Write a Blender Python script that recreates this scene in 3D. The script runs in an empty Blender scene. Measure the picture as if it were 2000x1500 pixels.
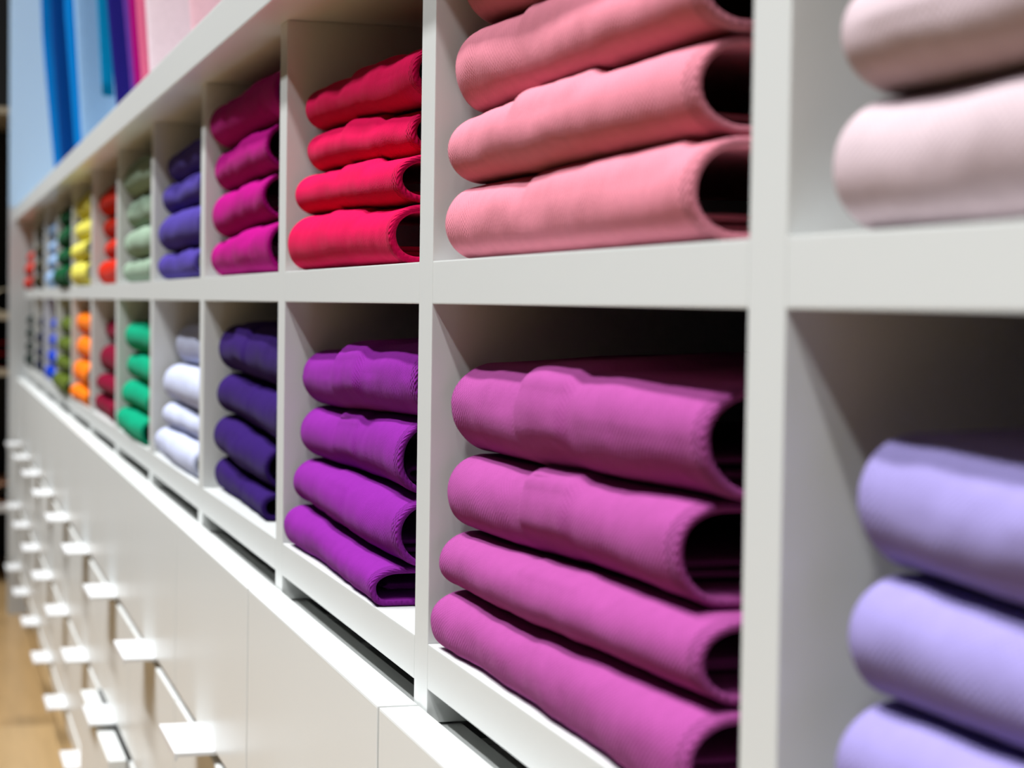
import bpy, bmesh, math, random
from mathutils import Vector, Matrix, noise
random.seed(7)
C = bpy.context.scene.collection
Z0 = 0.693            # floor is z = 0
W = 0.36              # width of one shelf column
P = 0.0118            # half thickness of an upright
Z_MID_T, Z_MID_B = 0.7114, 0.6931
Z_BOT_T, Z_BOT_B = 0.5477, 0.5282
Z_CEIL, Z_LEDGE = 0.8614, 0.8901
Y_LEDGE, Y_DRAW = -0.0217, -0.0187
DEPTH = 0.38

# ---------------------------------------------------------------- helpers
def srgb(r, g, b):
    f = lambda c: (c / 255 / 12.92) if c / 255 <= 0.04045 else ((c / 255 + 0.055) / 1.055) ** 2.4
    return (f(r), f(g), f(b), 1)

def mat(name, col, rough=0.5, spec=0.5, coat=0.0):
    m = bpy.data.materials.new(name); m.use_nodes = True
    b = m.node_tree.nodes['Principled BSDF']
    b.inputs['Base Color'].default_value = col
    b.inputs['Roughness'].default_value = rough
    b.inputs['Specular IOR Level'].default_value = spec
    b.inputs['Coat Weight'].default_value = coat
    return m

def link(a, o, b, i, t): t.links.new(a.outputs[o], b.inputs[i])

def fabric(name, col, weave=1.0, var=0.10, spec=0.06, pitch=0.0021):
    """pique cotton: a fine diamond knit bump laid out in metres over the cloth (uv)"""
    col = tuple(c * 0.76 for c in col[:3]) + (1,)
    m = mat(name, col, 0.92, spec)
    t = m.node_tree; N = t.nodes; b = N['Principled BSDF']
    b.inputs['Sheen Weight'].default_value = 0.015
    b.inputs['Sheen Roughness'].default_value = 0.5
    uv = N.new('ShaderNodeUVMap'); uv.uv_map = 'UVMap'
    sep = N.new('ShaderNodeSeparateXYZ'); link(uv, 0, sep, 0, t)
    def math_(op, a, bb):
        n = N.new('ShaderNodeMath'); n.operation = op
        for i, s in enumerate((a, bb)):
            if s is None: continue
            if isinstance(s, (int, float)): n.inputs[i].default_value = s
            else: t.links.new(s, n.inputs[i])
        return n.outputs[0]
    k = 2 * math.pi / pitch
    su, sv = math_('MULTIPLY', sep.outputs[0], k * 1.0), math_('MULTIPLY', sep.outputs[1], k)
    wn = N.new('ShaderNodeTexNoise'); wn.inputs['Scale'].default_value = 260; t.links.new(uv.outputs[0], wn.inputs['Vector'])
    a = math_('SINE', math_('ADD', math_('MULTIPLY', su, 0.75), math_('MULTIPLY', wn.outputs[0], 2.2)), None)
    c = math_('SINE', math_('SUBTRACT', sv, math_('MULTIPLY', wn.outputs[0], 2.2)), None)
    h = math_('MULTIPLY', a, c)
    tc = N.new('ShaderNodeTexCoord')
    n1 = N.new('ShaderNodeTexNoise'); n1.inputs['Scale'].default_value = 900; n1.inputs['Detail'].default_value = 2
    link(tc, 'Object', n1, 'Vector', t)
    n2 = N.new('ShaderNodeTexNoise'); n2.inputs['Scale'].default_value = 38; n2.inputs['Detail'].default_value = 5
    link(tc, 'Object', n2, 'Vector', t)
    amp = math_('MULTIPLY', h, math_('MULTIPLY_ADD', n2.outputs[0], 1.0))
    s = math_('ADD', amp, math_('MULTIPLY', n1.outputs[0], 1.2))
    s = math_('ADD', s, math_('MULTIPLY', n2.outputs[0], 2.5))
    bp = N.new('ShaderNodeBump'); bp.inputs['Strength'].default_value = 0.3 * weave
    bp.inputs['Distance'].default_value = 0.00035
    t.links.new(s, bp.inputs['Height']); link(bp, 0, b, 'Normal', t)
    hs = N.new('ShaderNodeHueSaturation'); hs.inputs['Color'].default_value = col
    mr = N.new('ShaderNodeMapRange'); mr.inputs[3].default_value = 1 - var; mr.inputs[4].default_value = 1 + var
    n3 = N.new('ShaderNodeTexNoise'); n3.inputs['Scale'].default_value = 160; n3.inputs['Detail'].default_value = 6
    link(tc, 'Object', n3, 'Vector', t); link(n3, 0, mr, 0, t); link(mr, 0, hs, 'Value', t); link(hs, 0, b, 'Base Color', t)
    return m

def paint(name, col, rough, bump=0.02, spec=0.5):
    m = mat(name, col, rough, spec)
    t = m.node_tree; N = t.nodes
    tc = N.new('ShaderNodeTexCoord'); n = N.new('ShaderNodeTexNoise'); n.inputs['Scale'].default_value = 120
    n.inputs['Detail'].default_value = 4; link(tc, 'Object', n, 'Vector', t)
    bp = N.new('ShaderNodeBump'); bp.inputs['Strength'].default_value = bump; bp.inputs['Distance'].default_value = 0.001
    link(n, 0, bp, 'Height', t); link(bp, 0, N['Principled BSDF'], 'Normal', t)
    return m

def obj(name, bm, m, parent=None, smooth=False, loc=None):
    me = bpy.data.meshes.new(name); bm.normal_update(); bm.to_mesh(me); bm.free()
    me.materials.append(m)
    if smooth:
        for p in me.polygons: p.use_smooth = True
    o = bpy.data.objects.new(name, me); C.objects.link(o)
    if parent: o.parent = parent
    if loc: o.location = loc
    return o

def tag(o, label=None, cat=None, group=None, kind=None):
    for k, v in (('label', label), ('category', cat), ('group', group), ('kind', kind)):
        if v: o[k] = v
    return o

def empty(name, loc, **kw):
    o = bpy.data.objects.new(name, None); o.empty_display_size = 0.02
    C.objects.link(o); o.location = loc
    return tag(o, **kw)

def box(bm, x0, x1, y0, y1, z0, z1, bev=0.0):
    g = bmesh.ops.create_cube(bm, size=1)
    vs = g['verts']
    for v in vs:
        v.co = Vector(((x0 + x1) / 2 + v.co.x * (x1 - x0), (y0 + y1) / 2 + v.co.y * (y1 - y0), (z0 + z1) / 2 + v.co.z * (z1 - z0)))
    if bev:
        es = list({e for v in vs for e in v.link_edges})
        bmesh.ops.bevel(bm, geom=es, offset=bev, segments=2, affect='EDGES', profile=0.7)
    return bm

def one_box(*a): return box(bmesh.new(), *a)

# ---------------------------------------------------------------- materials
white = paint('shelf_white_lacquer', srgb(208, 210, 208), 0.34)
drawer_white = paint('drawer_white_lacquer', srgb(221, 223, 221), 0.30, 0.01, 0.35)
handle_white = paint('handle_white_metal', srgb(222, 223, 224), 0.3, 0.0)
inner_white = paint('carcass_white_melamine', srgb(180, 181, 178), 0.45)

# ---------------------------------------------------------------- folded polos
def sstep(a, b, x):
    t = max(0.0, min(1.0, (x - a) / (b - a))); return t * t * (3 - 2 * t)

def profile(nf, a, b, depth, nt=9, n=0.98, low=1.0):
    """closed loop (y back from the fold, z about the middle, weight of the front) of one folded shirt"""
    pts = []
    for i in range(nt):                       # underside, back to front
        f = i / nt; pts.append((depth * (1 - f) ** 1.6 + a * low * (1 - (1 - f) ** 1.6), -b))
    for i in range(nf + 1):                   # the rolled front
        ph = -math.pi / 2 + math.pi * i / nf
        c, s = math.cos(ph), math.sin(ph)
        pts.append((a * (low if s < 0 else 1) * (1 - abs(c) ** n), math.copysign(abs(s) ** n, s) * b))
    for i in range(1, nt + 1):                # the upper side, front to back
        f = i / nt; pts.append((depth * f ** 1.6 + a * (1 - f ** 1.6), b))
    return pts

def shirt_bm(W_, yf, zb0, zt0, zb1, zt1, seed, near=True, tw=0.0036, ridge=(0.36, 0.54, 0.0), top=False,
             NX=60, NF=22, NT=8, rough=0.0009, depth=0.25, flare=0.0, skew=0.0, an=0.0185, rib=0, gs=(-0.5, 0.35), low=1.0):
    """thick walled hollow roll, origin at its far bottom corner; x runs to the open end"""
    bm = bmesh.new(); uvl = bm.loops.layers.uv.new('UVMap')
    rnd = Vector((seed * 3.7, seed * 1.3, seed * 7.1))
    def ring(x, u, off):
        lx = sstep(0, 1, u)
        zb = zb0 + (zb1 - zb0) * lx; zt = zt0 + (zt1 - zt0) * lx
        zt += flare * sstep(0.8, 1.0, u)
        b = (zt - zb) / 2 - 0.00035; zm = (zt + zb) / 2
        a = an * (0.85 + 0.35 * (b / 0.016 - 0.8))
        y0 = yf + 0.0016 * math.sin(seed * 2.1 + u * 4.2) * (1 if u > 0.05 else u / 0.05) + skew * u
        out = []; arc = 0; prev = None
        base = profile(NF, a, b, depth, NT, low=low)
        for j, (py, pz) in enumerate(base):
            k0, k1 = base[j - 1] if j else base[j], base[j + 1] if j + 1 < len(base) else base[j]
            ty, tz = k1[0] - k0[0], k1[1] - k0[1]; L = math.hypot(ty, tz) or 1
            ny, nz = -tz / L, ty / L          # outward: front is -y, top is +z
            if NT <= j <= NT + NF: 
                ph = -math.pi / 2 + math.pi * (j - NT) / NF
                ny, nz = -math.cos(ph), math.sin(ph)
            elif j < NT: ny, nz = 0, -1
            else: ny, nz = 0, 1
            y, z = y0 + py, zm + pz
            front = max(0.0, -ny)
            h = rough * noise.noise(Vector((x * 22, y * 26, z * 40)) + rnd) * (1.6 * front + 0.25 + (0.8 if top and nz > 0 else 0))
            h += rough * 0.45 * noise.noise(Vector((x * 75, y * 75, z * 75)) + rnd) * (0.25 + front)
            if ridge[2]:
                r = sstep(ridge[0] - 0.016, ridge[0] + 0.006, u) * (1 - sstep(ridge[1] - 0.012, ridge[1] + 0.03, u))
                g = (sstep(gs[0], gs[1], nz) if gs[0] > 0 else 0.75 * sstep(-0.65, -0.1, nz) + 0.5 * sstep(0.50, 0.66, nz) - 0.3 * sstep(0.8, 1.0, nz)) if (top or front > 0.02) else 0.15
                h += ridge[2] * r * g
            if top and nz > 0.5: h += 0.004 * sstep(0.012, 0.09, py)
            if off: h = h * 0.8 - off
            out.append(Vector((x, y + ny * h, z + nz * h)))
            if prev is not None: arc += (out[-1] - prev).length
            prev = out[-1]; out[-1] = (prev, arc)
        if off: # the inner loop ends short of the back
            for i in (0, len(out) - 1): out[i] = (out[i][0] - Vector((0, off, 0)), out[i][1])
        return out
    xs = [W_ * (i / NX) for i in range(NX + 1)]
    def grid(off, xs):
        rows = []
        for x in xs:
            rows.append([(bm.verts.new(p), (x, arc)) for p, arc in ring(x, x / W_, off)])
        return rows
    outer = grid(0.0, xs)
    lip = []                                   # rounded lip at both open ends
    def skin(A, B, flip=False, mi=0):
        n = len(A)
        for j in range(n):
            k = (j + 1) % n
            q = [A[j], B[j], B[k], A[k]]
            if flip: q.reverse()
            try: f = bm.faces.new([v for v, _ in q])
            except ValueError: continue
            f.material_index = mi
            for l, (_, t) in zip(f.loops, q): l[uvl].uv = t
    for i in range(len(outer) - 1): skin(outer[i], outer[i + 1], mi=int(rib and xs[i] > W_ - 0.0085))
    def lipring(x, u, off):
        return [(bm.verts.new(p), (x, arc)) for p, arc in ring(x, u, off)]
    l1 = lipring(W_ + tw * 0.35, 1, tw * 0.16); l2 = lipring(W_ + tw * 0.5, 1, tw * 0.5); l3 = lipring(W_ + tw * 0.3, 1, tw * 0.86)
    skin(outer[-1], l1, mi=rib); skin(l1, l2, mi=rib); skin(l2, l3, mi=rib)
    NI = 10
    inner = [lipring(W_ * (1 - i / NI), 1 - i / NI, tw) for i in range(NI + 1)]
    skin(l3, inner[0])
    for i in range(NI): skin(inner[i], inner[i + 1])
    skin(inner[-1], outer[0])
    return bm

def strip_bm(W_, yf, zb, zt, u0, u1, seed, reach, th=0.0016, an=0.0185, bump=0.0, low=0.66):
    """button placket folded over the front of a shirt: a thin band with soft edges"""
    bm = bmesh.new(); uvl = bm.loops.layers.uv.new('UVMap')
    b = (zt - zb) / 2 - 0.00035; zm = (zt + zb) / 2; a = an * (0.85 + 0.35 * (b / 0.016 - 0.8)); n = 0.98
    path = []
    for i in range(17):
        s = low + (1 - low) * i / 16; ph = math.asin(max(-1, min(1, s))); c = math.cos(ph)
        path.append((a * (1 - abs(c) ** n), math.copysign(abs(s) ** n, s) * b, -c, s, s))
    for i in range(1, 9):
        f = i / 8; path.append((a + reach * f, b + (0.004 * sstep(0.012, 0.09, a + reach * f)), 0, 1, 1))
    NXs = 10; rows = []
    for i in range(NXs + 1):
        f = i / NXs; u = u0 + (u1 - u0) * f; edge = min(1, min(f, 1 - f) * 6) ** 0.5; row = []
        y0 = yf + 0.0016 * math.sin(seed * 2.1 + u * 4.2)
        for j, (py, pz, ny, nz, s) in enumerate(path):
            ee = edge * min(1, j / 4.0)
            base = bump * (0.75 * sstep(-0.65, -0.1, nz) + 0.5 * sstep(0.50, 0.66, nz) - 0.3 * sstep(0.8, 1.0, nz))
            h = base + (-0.0008 + (th + 0.0008) * ee)
            row.append(bm.verts.new((W_ * u + 0.0012 * math.sin(j * .7 + seed), y0 + py + ny * h, zm + pz + nz * h)))
        rows.append(row)
    for i in range(NXs):
        for j in range(len(path) - 1):
            f = bm.faces.new((rows[i][j], rows[i + 1][j], rows[i + 1][j + 1], rows[i][j + 1]))
            for l, (ii, jj) in zip(f.loops, ((i, j), (i + 1, j), (i + 1, j + 1), (i, j + 1))):
                l[uvl].uv = (ii * 0.0055, jj * 0.003)
    ge = bmesh.ops.extrude_face_region(bm, geom=list(bm.faces))
    for v in [g for g in ge['geom'] if isinstance(g, bmesh.types.BMVert)]: v.co += Vector((0, 0.0015, -0.0012))
    bmesh.ops.recalc_face_normals(bm, faces=bm.faces)
    return bm

TIER = ['lowest', 'second lowest', 'third lowest', 'top']
def stack(key, colour, col, row, tiers, detail, place, ridge=0.0015, weave=1.0, extra={}):
    m = fabric(key + '_pique_cotton', col, weave); m2 = fabric(key + '_rib_knit', [c * .8 for c in col[:3]] + [1], 2.6, pitch=0.0030)
    n = len(tiers)
    for i, (x0, x1, yf, zb0, zt0, zb1, zt1) in enumerate(tiers):
        tn = 'topmost' if i == n - 1 and key != 'blush' else TIER[i]
        label = '%s folded polo shirt, %s of its %s stack' % (colour, tn, row)
        x1 -= 0.014; Wd = x1 - x0; seed = (abs(hash_(key)) % 17) + i * 1.37
        tilt = random.uniform(-0.0006, 0.0006)
        r = dict(ridge=(0.36, 0.54, ridge if i == n - 1 else ridge * 0.8), top=(i == n - 1))
        r['rib'] = 1
        if i == 0: r['low'] = 0.55 if row[:5] == 'lower' else 0.9; yf -= 0.0006
        if row[:5] == 'upper': r['gs'] = (0.25, 0.95)
        r.update(extra.get('all', {})); r.update(extra.get(i, {}))
        strip = r.pop('strip', None)
        args = (Wd, 0, 0, zt0 - zb0, zb1 - zb0, zt1 - zb0, seed)
        if detail == 2:
            root = empty('folded_polo_shirt', (x0, yf, zb0), label=label, cat='polo shirt', group='folded polo shirts in the cubbies')
            obj('body', shirt_bm(*args, NX=130, NF=32, **r), m, root, True).data.materials.append(m2)
            # the sleeve folded up inside the roll
            th = (zt1 - zb1)
            ib = shirt_bm(Wd * 0.88, 0.0085, 0.0042 , (zt0 - zb0) * 0.34, zb1 - zb0 + 0.0042, zb1 - zb0 + th * 0.34, seed + 5, NX=20, NF=12, an=0.008, depth=0.2, ridge=(0, 0, 0), tw=0.0024)
            obj('inner_fold', ib, m, root, True)
            if strip:
                u0, u1, reach, sth = strip
                um = (u0 + u1) / 2; f = sstep(0, 1, um)
                zbm = (zb1 - zb0) * f; ztm = (zt0 - zb0) + ((zt1 - zb0) - (zt0 - zb0)) * f
                obj('placket', strip_bm(Wd, 0, zbm, ztm, u0, u1, seed, reach, sth, bump=r['ridge'][2] * .9), m, root, True)
        else:
            nx, nf = (40, 16) if detail == 1 else (16, 12)
            o = obj('folded_polo_shirt', shirt_bm(*args, NX=nx, NF=nf, **r), m, None, True, (x0, yf, zb0)); o.data.materials.append(m2)
            tag(o, label, 'polo shirt', 'folded polo shirts in the cubbies')

def hash_(s):
    h = 0
    for c in s: h = (h * 31 + ord(c)) % 10007
    return h

# ---------------------------------------------------------------- the shelving unit
unit = empty('cubby_shelf', (-1.8, 0.19, 0.0), label='long white built-in cubby shelf with two rows of open compartments for polo shirts', cat='shelf')
def upart(name, bm, m=white):
    o = obj(name, bm, m, unit); o.location = Vector((1.8, -0.19, 0.0)); return o
LEFT, RIGHT = -11, 2
for k in range(LEFT + 1, RIGHT + 1):
    x = k * W
    upart('divider', one_box(x - P, x + P, 0, DEPTH, 0.5135, Z_CEIL, 0.0005))
def shelf_segments(z0, z1):
    bm = bmesh.new()
    for k in range(LEFT, RIGHT):
        box(bm, k * W + P + (0.0002 if k > LEFT else 0), (k + 1) * W - P - 0.0002, 0, DEPTH, z0, z1, 0.0006)
    return bm
upart('middle_shelf', shelf_segments(Z_MID_B, Z_MID_T))
upart('bottom_shelf', shelf_segments(Z_BOT_B, Z_BOT_T))
upart('top_ledge', one_box(LEFT * W, RIGHT * W + P, Y_LEDGE, DEPTH + 0.06, Z_CEIL + 0.0002, Z_LEDGE, 0.0012))
upart('back_panel', one_box(LEFT * W, RIGHT * W + P, DEPTH + 0.0005, DEPTH + 0.012, 0.5135, Z_CEIL))
# chrome rail above, outside the frame, on which the polos hang
bm = bmesh.new()
bmesh.ops.create_cone(bm, cap_ends=True, segments=20, radius1=0.0125, radius2=0.0125, depth=(RIGHT - LEFT) * W,
                      matrix=Matrix.Translation(((LEFT + RIGHT) * W / 2, 0.22, 1.66)) @ Matrix.Rotation(math.pi / 2, 4, 'Y'))
upart('hanging_rail', bm, mat('chrome', (0.7, 0.7, 0.7, 1), 0.2)).data.materials[0].node_tree.nodes['Principled BSDF'].inputs['Metallic'].default_value = 1

# ---------------------------------------------------------------- drawers under it
ROWS = [(0.389, 0.519), (0.2585, 0.3800), (0.1290, 0.2500)]
ABOVE = ['orchid pink', 'purple', 'indigo', 'pale lavender', 'emerald green', 'burgundy', 'orange', 'olive green', 'royal blue', 'navy blue', 'blackish green']
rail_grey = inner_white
for i in range(11):
    k = -1 - i; x0 = k * W; cx = x0 + W / 2
    cab = empty('drawer_cabinet', (cx, 0.19, 0.0), label='white drawer cabinet of three drawers under the %s polo stack' % ABOVE[i], cat='cabinet', group='drawer cabinets under the cubbies')
    def cp(name, bm, m, parent=cab):
        o = obj(name, bm, m, parent)
        o.location = Vector((-cx, -0.19, 0)) if parent is cab else Vector((0, 0, 0)); return o
    bm = bmesh.new()
    a, b = x0 + .0006, x0 + W - .0006
    box(bm, a, a + .012, .001, DEPTH - .004, .1225, .50); box(bm, b - .012, b, .001, DEPTH - .004, .1225, .50)
    box(bm, a + .012, b - .012, DEPTH - .016, DEPTH - .004, .1225, .50)
    box(bm, a, b, .001, .016, .5005, .5125, .0006)
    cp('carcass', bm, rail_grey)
    cp('base_lip', one_box(x0 + .0006, x0 + W - .0006, Y_DRAW, DEPTH - .004, .0985, .1215, .0008), drawer_white)
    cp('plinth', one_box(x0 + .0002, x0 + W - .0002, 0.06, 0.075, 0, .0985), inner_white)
    for r, (z0, z1) in enumerate(ROWS):
        out = -0.019 if (i == 4 and r == 2) else 0.0
        bm = bmesh.new()
        box(bm, x0 + .0016, x0 + W - .0016, Y_DRAW + out, -.0008 + out, z0, z1, .0011)
        d = cp('drawer', bm, drawer_white)
        bx = bmesh.new(); p, q_ = x0 + .032, x0 + W - .032
        box(bx, p, p + .012, -.0004 + out, .34, z0 + .018, z1 - .03); box(bx, q_ - .012, q_, -.0004 + out, .34, z0 + .018, z1 - .03)
        box(bx, p + .012, q_ - .012, .328, .34, z0 + .018, z1 - .03); box(bx, p + .012, q_ - .012, -.0004 + out, .328, z0 + .018, z0 + .026)
        cp('drawer_box', bx, inner_white, d)
        hb = bmesh.new(); hx = cx - .004
        box(hb, hx - .0475, hx + .0475, Y_DRAW - .0268 + out, Y_DRAW + .004 + out, z0 - .0031, z0 - .0001, .0006)
        box(hb, hx - .0475, hx + .0475, Y_DRAW - .0268 + out, Y_DRAW - .0250 + out, z0 - .0055, z0 - .0020, .0004)
        cp('handle', hb, handle_white, d)

# ---------------------------------------------------------------- setting
def struct(name, bm, m): return tag(obj(name, bm, m), kind='structure')
fl = mat('oak_floor', srgb(205, 172, 125), 0.28)
t = fl.node_tree; N = t.nodes; tc = N.new('ShaderNodeTexCoord')
br = N.new('ShaderNodeTexBrick'); br.inputs['Scale'].default_value = 1
br.inputs['Brick Width'].default_value = 1.4; br.inputs['Row Height'].default_value = 0.14; br.inputs['Mortar Size'].default_value = 0.0015
br.inputs['Color1'].default_value = srgb(194, 162, 116); br.inputs['Color2'].default_value = srgb(176, 142, 96); br.inputs['Mortar'].default_value = srgb(110, 82, 50)
link(tc, 'Object', br, 'Vector', t)
mp = N.new('ShaderNodeMapping'); mp.inputs['Scale'].default_value = (2.5, 30, 1); link(tc, 'Object', mp, 0, t)
nz = N.new('ShaderNodeTexNoise'); nz.inputs['Scale'].default_value = 2; nz.inputs['Detail'].default_value = 6; link(mp, 0, nz, 'Vector', t)
kn = N.new('ShaderNodeTexVoronoi'); kn.inputs['Scale'].default_value = 3.6; link(tc, 'Object', kn, 'Vector', t)
kr = N.new('ShaderNodeMapRange'); kr.inputs[1].default_value = 0.05; kr.inputs[2].default_value = 0.22; kr.inputs[3].default_value = 0.45; kr.inputs[4].default_value = 1; link(kn, 0, kr, 0, t)
mx = N.new('ShaderNodeMix'); mx.data_type = 'RGBA'; mx.blend_type = 'MULTIPLY'; mx.inputs[0].default_value = 0.35
link(br, 0, mx, 6, t); link(nz, 0, mx, 7, t)
mk = N.new('ShaderNodeMix'); mk.data_type = 'RGBA'; mk.blend_type = 'MULTIPLY'; mk.inputs[0].default_value = 0.8
link(mx, 2, mk, 6, t); link(kr, 0, mk, 7, t); link(mk, 2, N['Principled BSDF'], 'Base Color', t)
struct('floor', one_box(-14, 6, -9, 1.2, -0.05, 0), fl)
wall_m = paint('wall_pale_paint', srgb(196, 200, 204), 0.8)
struct('wall_back', one_box(-3.96, 1.2, 0.445, 0.5, 0, 2.8), wall_m)
panel_m = paint('end_panel_paint', srgb(196, 199, 200), 0.55)
struct('wall_end', one_box(-3.996, -3.9605, -0.0342, 0.5, Z_LEDGE + .0002, 2.8), paint('end_wall_blue_bounce_tint', srgb(184, 210, 232), 0.6))  # blue light bounced onto the upper end wall, put into its colour
struct('trim_1', one_box(-3.996, -3.9605, -0.0342, 0.5, 0, Z_LEDGE), panel_m)

# ---------------------------------------------------------------- dark rack in the shop beyond the end wall
black = mat('rack_black_steel', (0.004, 0.004, 0.005, 1), 0.6)
cream = mat('rack_shelf_wood', srgb(190, 175, 150), 0.6)
rack = empty('display_rack', (-4.7, -0.35, 0), label='dark display rack standing beyond the white end wall at the left edge', cat='rack')
bm = bmesh.new(); 
box(bm, -4.98, -4.95, -0.85, 0.14, 0.0, 2.2)
for y in (-0.85, 0.11): box(bm, -4.95, -4.42, y, y + .03, 0.0, 2.2)
r1 = obj('frame', bm, black, rack); r1.location = (4.7, .35, 0)
for z in (0.19, 0.52, 0.655, 1.15):
    o = obj('rack_shelf', one_box(-4.95, -4.43, -0.82, 0.11, z - .014, z), cream if z > .3 else handle_white, rack); o.location = (4.7, .35, 0)
def pile(name, z, h, m, label, y=0.01, w=0.17):
    o = obj(name, shirt_bm(0.26, 0, 0, h, 0, h, z * 9, NX=16, NF=12, depth=w, ridge=(0, 0, 0)), m, None, True)
    o.location = (-4.74, -0.05, z + .0004)
    tag(o, label, 'folded garment')
dm = fabric('dark_red_knit', srgb(110, 12, 22)); bm_ = fabric('brown_knit', srgb(120, 85, 62)); cm = fabric('cream_knit', srgb(196, 184, 160))
pile('folded_sweater', 0.52, 0.035, dm, 'dark red folded garment, lower one on the dark rack shelf at the left edge')
pile('folded_sweater', 0.5554, 0.030, fabric('red_knit', srgb(190, 20, 30)), 'bright red folded garment lying on the dark red one on the far rack')
pile('folded_sweater', 0.655, 0.06, cm, 'cream folded garment on the upper shelf of the far rack')
pile('folded_sweater', 0.19, 0.05, fabric('tan_knit', srgb(190, 140, 110)), 'tan brown folded garment on the lowest shelf of the far rack')

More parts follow.
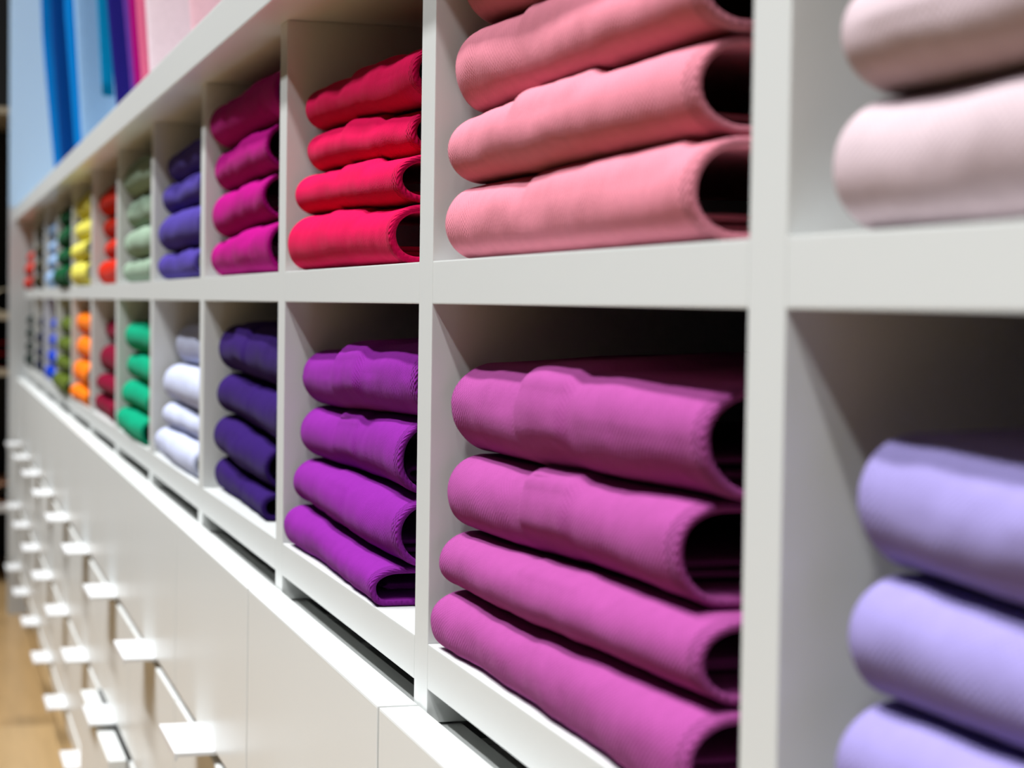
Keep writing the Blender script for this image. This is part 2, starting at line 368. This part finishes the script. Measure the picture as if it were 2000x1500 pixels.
# ---------------------------------------------------------------- stacks
T = {
'orchid':[
   (-0.3382, -0.0324, -0.0009, 0.5477, 0.5724, 0.5477, 0.5788),
   (-0.3382, -0.0372, 0.0017, 0.5724, 0.5977, 0.5788, 0.6044),
   (-0.3382, -0.0564, 0.0039, 0.5977, 0.6304, 0.6044, 0.6364),
   (-0.3382, -0.0444, 0.0068, 0.6304, 0.6693, 0.6364, 0.6711),
],
'purple':[
   (-0.7002, -0.4385, -0.0001, 0.5477, 0.5721, 0.5477, 0.5668),
   (-0.7002, -0.4243, 0.0052, 0.5721, 0.6004, 0.5668, 0.6011),
   (-0.7002, -0.4284, 0.0092, 0.6004, 0.6316, 0.6011, 0.6387),
   (-0.7002, -0.4068, 0.0089, 0.6316, 0.6657, 0.6387, 0.6757),
],
'red':[
   (-0.6962, -0.4184, -0.0004, 0.7114, 0.7445, 0.7114, 0.7399),
   (-0.6962, -0.4214, 0.0042, 0.7445, 0.7698, 0.7399, 0.7637),
   (-0.6962, -0.4313, 0.0104, 0.7698, 0.7947, 0.7637, 0.7873),
   (-0.6962, -0.4068, 0.0086, 0.7947, 0.8213, 0.7873, 0.8142),
],
'salmon':[
   (-0.3362, -0.0441, 0.0027, 0.7114, 0.7436, 0.7114, 0.7427),
   (-0.3362, -0.0503, 0.0027, 0.7436, 0.773, 0.7427, 0.7726),
   (-0.3362, -0.0468, 0.0052, 0.773, 0.8099, 0.7726, 0.7999),
   (-0.3362, -0.0468, 0.0087, 0.8099, 0.8404, 0.7999, 0.8251),
],
'blush':[
   (0.0318, 0.3132, 0.0033, 0.7114, 0.7447, 0.7114, 0.7447),
   (0.0318, 0.3132, 0.0041, 0.7447, 0.7731, 0.7447, 0.7731),
],
'lav':[
   (0.0318, 0.3132, 0.0061, 0.5477, 0.5681, 0.5477, 0.5681),
   (0.0318, 0.3132, 0.0066, 0.5681, 0.5982, 0.5681, 0.5982),
   (0.0318, 0.3132, 0.0088, 0.5982, 0.6291, 0.5982, 0.6291),
   (0.0318, 0.3132, 0.0107, 0.6291, 0.6633, 0.6291, 0.6633),
],
'magenta':[
   (-1.0602, -0.787, 0.004, 0.7114, 0.7411, 0.7114, 0.7465),
   (-1.0602, -0.8095, 0.0041, 0.7411, 0.7766, 0.7465, 0.7793),
   (-1.0602, -0.7992, 0.0054, 0.7766, 0.8102, 0.7793, 0.8112),
   (-1.0602, -0.7668, 0.0035, 0.8102, 0.8451, 0.8112, 0.846),
],
'indigo':[
   (-1.0562, -0.8115, 0.008, 0.5477, 0.5742, 0.5477, 0.5672),
   (-1.0562, -0.8146, 0.0066, 0.5742, 0.6061, 0.5672, 0.5985),
   (-1.0562, -0.7668, 0.0087, 0.6061, 0.6386, 0.5985, 0.6355),
   (-1.0562, -0.7668, 0.01, 0.6386, 0.6755, 0.6355, 0.6772),
],
'violet':[
   (-1.4162, -1.1268, 0.0033, 0.7114, 0.7385, 0.7114, 0.7385),
   (-1.4162, -1.1268, 0.0026, 0.7385, 0.7737, 0.7385, 0.7737),
   (-1.4162, -1.1268, 0.0058, 0.7737, 0.8028, 0.7737, 0.8028),
   (-1.4162, -1.1268, 0.0103, 0.8028, 0.8319, 0.8028, 0.8319),
],
'pale':[
   (-1.4162, -1.1268, 0.0022, 0.5477, 0.5739, 0.5477, 0.5739),
   (-1.4162, -1.1268, 0.0087, 0.5739, 0.5982, 0.5739, 0.5982),
   (-1.4162, -1.1268, 0.0085, 0.5982, 0.6338, 0.5982, 0.6338),
   (-1.4162, -1.1268, 0.0198, 0.6338, 0.6708, 0.6338, 0.6708),
],
'sage':[
   (-1.7762, -1.4868, 0.0054, 0.7114, 0.7377, 0.7114, 0.7377),
   (-1.7762, -1.4868, 0.0058, 0.7377, 0.7709, 0.7377, 0.7709),
   (-1.7762, -1.4868, 0.0084, 0.7709, 0.8071, 0.7709, 0.8071),
   (-1.7762, -1.4868, 0.0036, 0.8071, 0.8435, 0.8071, 0.8435),
],
'orangered':[
   (-2.1362, -1.8618, 0.0066, 0.7114, 0.744, 0.7114, 0.744),
   (-2.1362, -1.8618, 0.0143, 0.744, 0.7707, 0.744, 0.7707),
   (-2.1362, -1.8618, 0.0128, 0.7707, 0.7991, 0.7707, 0.7991),
   (-2.1362, -1.8618, 0.0067, 0.7991, 0.834, 0.7991, 0.834),
],
'yellow':[
   (-2.4962, -2.2218, -0.003, 0.7114, 0.7472, 0.7114, 0.7472),
   (-2.4962, -2.2218, -0.003, 0.7472, 0.775, 0.7472, 0.775),
   (-2.4962, -2.2218, 0.0025, 0.775, 0.8067, 0.775, 0.8067),
   (-2.4962, -2.2218, 0.003, 0.8067, 0.8427, 0.8067, 0.8427),
],
'bottle':[
   (-2.8562, -2.5818, -0.003, 0.7114, 0.7449, 0.7114, 0.7449),
   (-2.8562, -2.5818, 0.0034, 0.7449, 0.7736, 0.7449, 0.7736),
   (-2.8562, -2.5818, 0.0032, 0.7736, 0.8072, 0.7736, 0.8072),
   (-2.8562, -2.5818, 0.003, 0.8072, 0.8408, 0.8072, 0.8408),
],
'sky':[
   (-3.2162, -2.9418, 0.0008, 0.7114, 0.7445, 0.7114, 0.7445),
   (-3.2162, -2.9418, 0.0034, 0.7445, 0.7707, 0.7445, 0.7707),
   (-3.2162, -2.9418, 0.0041, 0.7707, 0.7986, 0.7707, 0.7986),
   (-3.2162, -2.9418, 0.0049, 0.7986, 0.8302, 0.7986, 0.8302),
],
'darkolive':[
   (-3.5762, -3.3018, 0.0021, 0.7114, 0.739, 0.7114, 0.739),
   (-3.5762, -3.3018, 0.005, 0.739, 0.7697, 0.739, 0.7697),
   (-3.5762, -3.3018, 0.0048, 0.7697, 0.8003, 0.7697, 0.8003),
   (-3.5762, -3.3018, 0.0037, 0.8003, 0.839, 0.8003, 0.839),
],
'coral':[
   (-3.9362, -3.6618, 0.0002, 0.7114, 0.7383, 0.7114, 0.7383),
   (-3.9362, -3.6618, 0.0011, 0.7383, 0.7682, 0.7383, 0.7682),
   (-3.9362, -3.6618, 0.0064, 0.7682, 0.7939, 0.7682, 0.7939),
],
'emerald':[
   (-1.7762, -1.5018, -0.0019, 0.5477, 0.5743, 0.5477, 0.5743),
   (-1.7762, -1.5018, 0.0035, 0.5743, 0.6043, 0.5743, 0.6043),
   (-1.7762, -1.5018, 0.0084, 0.6043, 0.6354, 0.6043, 0.6354),
   (-1.7762, -1.5018, 0.0081, 0.6354, 0.6699, 0.6354, 0.6699),
],
'burgundy':[
   (-2.1362, -1.8618, 0.0032, 0.5477, 0.5732, 0.5477, 0.5732),
   (-2.1362, -1.8618, 0.0043, 0.5732, 0.5985, 0.5732, 0.5985),
   (-2.1362, -1.8618, 0.0087, 0.5985, 0.6358, 0.5985, 0.6358),
   (-2.1362, -1.8618, 0.0162, 0.6358, 0.6705, 0.6358, 0.6705),
],
'orange':[
   (-2.4962, -2.2218, -0.002, 0.5477, 0.5702, 0.5477, 0.5702),
   (-2.4962, -2.2218, -0.0, 0.5702, 0.6057, 0.5702, 0.6057),
   (-2.4962, -2.2218, 0.0057, 0.6057, 0.6405, 0.6057, 0.6405),
   (-2.4962, -2.2218, 0.0047, 0.6405, 0.6759, 0.6405, 0.6759),
],
'olive':[
   (-2.8562, -2.5818, -0.003, 0.5477, 0.5738, 0.5477, 0.5738),
   (-2.8562, -2.5818, 0.0027, 0.5738, 0.6034, 0.5738, 0.6034),
   (-2.8562, -2.5818, 0.0042, 0.6034, 0.6329, 0.6034, 0.6329),
   (-2.8562, -2.5818, 0.0048, 0.6329, 0.665, 0.6329, 0.665),
],
'royal':[
   (-3.2162, -2.9418, 0.0044, 0.5477, 0.5739, 0.5477, 0.5739),
   (-3.2162, -2.9418, 0.0088, 0.5739, 0.6019, 0.5739, 0.6019),
   (-3.2162, -2.9418, 0.0123, 0.6019, 0.6309, 0.6019, 0.6309),
   (-3.2162, -2.9418, 0.0122, 0.6309, 0.6608, 0.6309, 0.6608),
],
'navy':[
   (-3.5762, -3.3018, 0.006, 0.5477, 0.5734, 0.5477, 0.5734),
   (-3.5762, -3.3018, 0.0078, 0.5734, 0.599, 0.5734, 0.599),
   (-3.5762, -3.3018, 0.0077, 0.599, 0.6297, 0.599, 0.6297),
   (-3.5762, -3.3018, 0.0085, 0.6297, 0.6604, 0.6297, 0.6604),
],
'blackgreen':[
   (-3.9362, -3.6618, 0.0031, 0.5477, 0.5759, 0.5477, 0.5759),
   (-3.9362, -3.6618, 0.0052, 0.5759, 0.6016, 0.5759, 0.6016),
   (-3.9362, -3.6618, 0.005, 0.6016, 0.6316, 0.6016, 0.6316),
   (-3.9362, -3.6618, 0.0049, 0.6316, 0.6572, 0.6316, 0.6572),
],
}
UP, LO = 'in the upper row', 'in the lower row'
S = lambda *a, **k: stack(*a, **k)
STACKS = [
 # key, colour words, sRGB, detail
 ('blush', 'pale blush pink', (216, 194, 200), 2, UP), ('salmon', 'salmon pink', (234, 142, 160), 2, UP), ('red', 'crimson red', (224, 6, 82), 2, UP),
 ('magenta', 'magenta', (182, 0, 128), 2, UP), ('violet', 'violet blue', (80, 64, 156), 1, UP), ('sage', 'sage green', (150, 172, 150), 1, UP),
 ('orangered', 'orange red', (208, 36, 4), 1, UP), ('yellow', 'lemon yellow', (236, 226, 96), 1, UP), ('bottle', 'bottle green', (0, 84, 44), 0, UP),
 ('sky', 'sky blue', (150, 184, 226), 0, UP), ('darkolive', 'dark olive brown', (52, 44, 14), 0, UP), ('coral', 'coral red', (214, 44, 24), 0, UP),
 ('lav', 'lavender blue', (164, 152, 212), 2, LO), ('orchid', 'orchid pink', (176, 80, 154), 2, LO), ('purple', 'vivid purple', (142, 38, 156), 2, LO),
 ('indigo', 'dark indigo', (50, 22, 100), 2, LO), ('pale', 'pale lavender white', (204, 210, 238), 1, LO), ('emerald', 'emerald green', (0, 160, 118), 1, LO),
 ('burgundy', 'burgundy', (124, 0, 42), 1, LO), ('orange', 'bright orange', (255, 128, 14), 1, LO), ('olive', 'olive green', (88, 104, 32), 0, LO),
 ('royal', 'royal blue', (0, 58, 190), 0, LO), ('navy', 'navy blue', (12, 20, 52), 0, LO), ('blackgreen', 'blackish green', (12, 34, 28), 0, LO)]
EXTRA = {
 'orchid': {3: dict(strip=(.352, .54, .12, .0010), ridge=(.345, .545, .0024)), 2: dict(strip=(.40, .58, .004, .0006), ridge=(.39, .59, .0024)), 1: dict(ridge=(.40, .62, .0007)), 0: dict(ridge=(.45, .62, .0004)), 'all': dict(tw=.0030)},
 'purple': {3: dict(strip=(.37, .58, .12, .0012), ridge=(.36, .59, .0022)), 2: dict(strip=(.36, .54, .004, .0006), ridge=(.35, .56, .0018)), 1: dict(ridge=(.36, .55, .0009)), 0: dict(ridge=(.45, .62, .0004)), 'all': dict(tw=.0030)},
 'red': {3: dict(ridge=(.42, .72, .0022)), 2: dict(ridge=(.42, .70, .0026)), 1: dict(ridge=(.40, .70, .0022)), 0: dict(ridge=(.36, .66, .0016)), 'all': dict(tw=.0036)},
 'salmon': {3: dict(ridge=(.40, .60, .002)), 2: dict(ridge=(.29, .53, .0026)), 1: dict(ridge=(.34, .60, .0026)), 0: dict(ridge=(.36, .9, .0018)), 'all': dict(tw=.0030)},
 'magenta': {'all': dict(tw=.0030, rough=.0011, ridge=(.45, .7, .0013))}, 'violet': {'all': dict(rough=.0014, ridge=(.4, .7, .0012))}, 'sage': {'all': dict(rough=.0014)}, 'indigo': {3: dict(ridge=(.3, .5, .003)), 'all': dict(tw=.0036)},
}
for key in ('navy', 'blackgreen', 'darkolive', 'royal', 'coral', 'olive', 'bottle'):   # the far stacks fill their compartments
    T[key] = [(a, b + 0.034, c_ - (0.0045 if q_ < 3 else 0.001), d, e, f, g) for q_, (a, b, c_, d, e, f, g) in enumerate(T[key])]
for key, words, c, det, rowp in STACKS:
    stack(key, words, srgb(*c), rowp[7:], T[key], det, rowp, extra=EXTRA.get(key, {}))

# ---------------------------------------------------------------- hanging polos above the ledge
def tube(bm, pts, r, n=8):
    rr = []; P_ = [Vector(p) for p in pts]
    for i, p in enumerate(P_):
        d = (P_[min(i + 1, len(P_) - 1)] - P_[max(i - 1, 0)]).normalized(); u = d.cross(Vector((1, 0, 0))).normalized()
        rr.append([bm.verts.new(p + (Vector((1, 0, 0)) * math.cos(a) + u * math.sin(a)) * r) for a in [2 * math.pi * j / n for j in range(n)]])
    for i in range(len(rr) - 1):
        for j in range(n): bm.faces.new((rr[i][j], rr[i][(j + 1) % n], rr[i + 1][(j + 1) % n], rr[i + 1][j]))
    bm.faces.new(rr[0][::-1]); bm.faces.new(rr[-1])

def hanging(x, y0, wid, col, label, lean=0.0, zhem=0.915, thick=0.035, H=0.66):
    m = fabric('hanging_cotton', srgb(*col), 0.6); y0 -= .03 * wid + lean
    root = empty('hanging_polo_shirt', (x, y0 + wid / 2, zhem), label=label, cat='polo shirt', group='polo shirts hanging above the ledge')
    bm = bmesh.new(); uvl = bm.loops.layers.uv.new('UVMap'); NZ, NA = 26, 56; rings = []
    ztop = H
    sd = x * 3.1
    for i in range(NZ + 1):
        f = i / NZ; z = ztop * f
        w = wid / 2 * (0.94 + 0.06 * min(1, f * 2.5)) if f < .8 else wid / 2 * (1 - 0.78 * sstep(.86, 1.0, f))
        th = thick / 2 * (1.15 - .4 * f)
        r = []
        for j in range(NA):
            a = 2 * math.pi * j / NA; c, s = math.cos(a), math.sin(a)
            yy = math.copysign(abs(c) ** .8, c) * w
            xx = math.copysign(abs(s) ** .9, s) * th + 0.010 * (1 - .6 * f) * math.sin(yy * 34 + sd + f) * abs(s)
            r.append(bm.verts.new((xx, yy + lean * (1 - f), z)))
        rings.append(r)
    for i in range(NZ):
        for j in range(NA):
            k = (j + 1) % NA
            f = bm.faces.new((rings[i][j], rings[i][k], rings[i + 1][k], rings[i + 1][j]))
            for l in f.loops: l[uvl].uv = (l.vert.co.y, l.vert.co.z)
    bm.faces.new(rings[0][::-1]); bm.faces.new(rings[-1])
    obj('body', bm, m, root, True)
    for s in (-1, 1):
        bm = bmesh.new(); bm.loops.layers.uv.new('UVMap')
        p0 = Vector((0, s * wid * .36, ztop * .88)); p1 = Vector((0, s * wid * .56, ztop * .66)); rr = []
        d = (p1 - p0).normalized(); up = Vector((0, -d.z, d.y))
        for i in range(6):
            p = p0.lerp(p1, i / 5)
            rr.append([bm.verts.new(p + Vector((.018, 0, 0)) * math.cos(a) + up * .075 * math.sin(a)) for a in [2 * math.pi * j / 18 for j in range(18)]])
        for i in range(5):
            for j in range(18): bm.faces.new((rr[i][j], rr[i][(j + 1) % 18], rr[i + 1][(j + 1) % 18], rr[i + 1][j]))
        bm.faces.new(rr[0][::-1]); bm.faces.new(rr[-1]); bmesh.ops.recalc_face_normals(bm, faces=bm.faces)
        obj('sleeve', bm, m, root, True)
    bm = bmesh.new(); bm.loops.layers.uv.new('UVMap')
    a = [[bm.verts.new(((.030 + .006 * i) * math.cos(t_), (.07 + .004 * i) * math.sin(t_), ztop - .03 + .022 * i)) for t_ in [2 * math.pi * j / 20 for j in range(20)]] for i in range(3)]
    for i in range(2):
        for j in range(20): bm.faces.new((a[i][j], a[i][(j + 1) % 20], a[i + 1][(j + 1) % 20], a[i + 1][j]))
    obj('collar', bm, m, root, True)
    zr = 1.66 - zhem; yr = 0.22 - (y0 + wid / 2)
    pts = [(0, -.17, ztop * .93), (0, 0, ztop * 1.02), (0, .17, ztop * .93)]
    pts2 = [(0, 0, ztop * 1.02), (0, 0, zr - .05), (0, yr, zr - .02)] + [(0, yr + .0147 * math.sin(q_), zr - .0147 * math.cos(q_)) for q_ in [math.pi * e / 8 * 1.2 for e in range(9)]]
    bm = bmesh.new(); tube(bm, pts, .0022); tube(bm, pts2, .0016)
    obj('hanger', bm, handle_white, root, True)
H_ = 'polo shirt hanging above the ledge, '
hanging(-3.42, 0.030, .46, (0, 128, 215), 'bright blue ' + H_ + 'farthest along the row', lean=.030)
hanging(-3.28, 0.034, .44, (0, 66, 140), 'dark navy blue ' + H_ + 'in front of the bright blue one', lean=.02)
hanging(-2.95, 0.036, .44, (0, 135, 220), 'azure blue ' + H_ + 'between navy and pale sky blue ones', lean=.02)
hanging(-2.55, 0.016, .46, (165, 205, 245), 'pale sky blue ' + H_ + 'left of the short teal one', lean=.006)
hanging(-2.45, 0.036, .42, (0, 140, 190), 'short teal blue ' + H_ + 'between two pale blue ones', lean=.004, zhem=.988, H=.58)
hanging(-2.35, 0.048, .44, (155, 198, 242), 'pale blue ' + H_ + 'right of the short teal one', lean=.004)
hanging(-2.12, 0.029, .44, (40, 34, 132), 'deep indigo ' + H_ + 'left of the violet one', lean=.03)
hanging(-1.99, 0.036, .44, (112, 62, 168), 'violet ' + H_ + 'between indigo and magenta ones', lean=.03)
hanging(-1.90, 0.031, .44, (180, 0, 124), 'magenta ' + H_ + 'between violet and pink ones', lean=.02)
hanging(-1.82, 0.030, .44, (234, 110, 148), 'warm pink ' + H_ + 'between magenta and blush ones', lean=.02)
hanging(-1.72, 0.028, .44, (245, 224, 232), 'pale blush ' + H_ + 'next to the warm pink one', lean=.012)
hanging(-1.35, 0.026, .44, (238, 190, 200), 'light rose ' + H_ + 'nearest, right of the pale blush one', lean=.02)

# ---------------------------------------------------------------- camera
R_ = Vector((0.28456175, 0.958543, 0.01483023)); U_ = Vector((-0.04239994, -0.00287043, 0.99909659)); F_ = Vector((-0.95771961, 0.28493348, -0.03982535))
cam = bpy.data.cameras.new('camera'); co = bpy.data.objects.new('camera', cam); C.objects.link(co)
M = Matrix((R_, U_, -F_)).transposed().to_4x4(); M.translation = Vector((0.46527, -0.20603, Z0)); co.matrix_world = M
cam.sensor_width = 36; cam.lens = 3845.87 / 2000 * 36; cam.clip_start = 0.01
cam.dof.use_dof = True; cam.dof.focus_distance = 0.90; cam.dof.aperture_fstop = 13.0
bpy.context.scene.camera = co

# ---------------------------------------------------------------- light: a row of ceiling spots in the aisle and the soft light of the shop
def area(name, loc, target, size, power, col=(1, 1, 1), sy=None):
    l = bpy.data.lights.new(name, 'AREA'); l.energy = power; l.size = size; l.color = col
    if sy: l.shape = 'RECTANGLE'; l.size_y = sy
    o = bpy.data.objects.new(name, l); C.objects.link(o); o.location = loc
    o.rotation_euler = (Vector(target) - Vector(loc)).to_track_quat('-Z', 'Y').to_euler()
    l.spread = math.radians(90)
    return o
for x in (-4.2, -3.4, -2.6, -1.8, -1.0, -0.2, 0.6, 1.4):
    area('ceiling_spot', (x, -0.82, 2.75), (x + .05, 0.0, .80), 0.10, 7.0, (.98, .985, .985))
    area('ceiling_spot', (x + .5, -1.22, 2.75), (x + .55, 0.0, .80), 0.10, 5.7, (.94, .97, 1.0))
w = bpy.data.worlds.new('shop'); bpy.context.scene.world = w; w.use_nodes = True
w.node_tree.nodes['Background'].inputs[0].default_value = (0.74, 0.82, 0.92, 1)
w.node_tree.nodes['Background'].inputs[1].default_value = 0.035
v = bpy.context.scene.view_settings
bpy.context.scene.display_settings.display_device = 'sRGB'
v.view_transform = 'Standard'; v.look = 'None'; v.gamma = 1; v.use_curve_mapping = False; v.exposure = 0.0
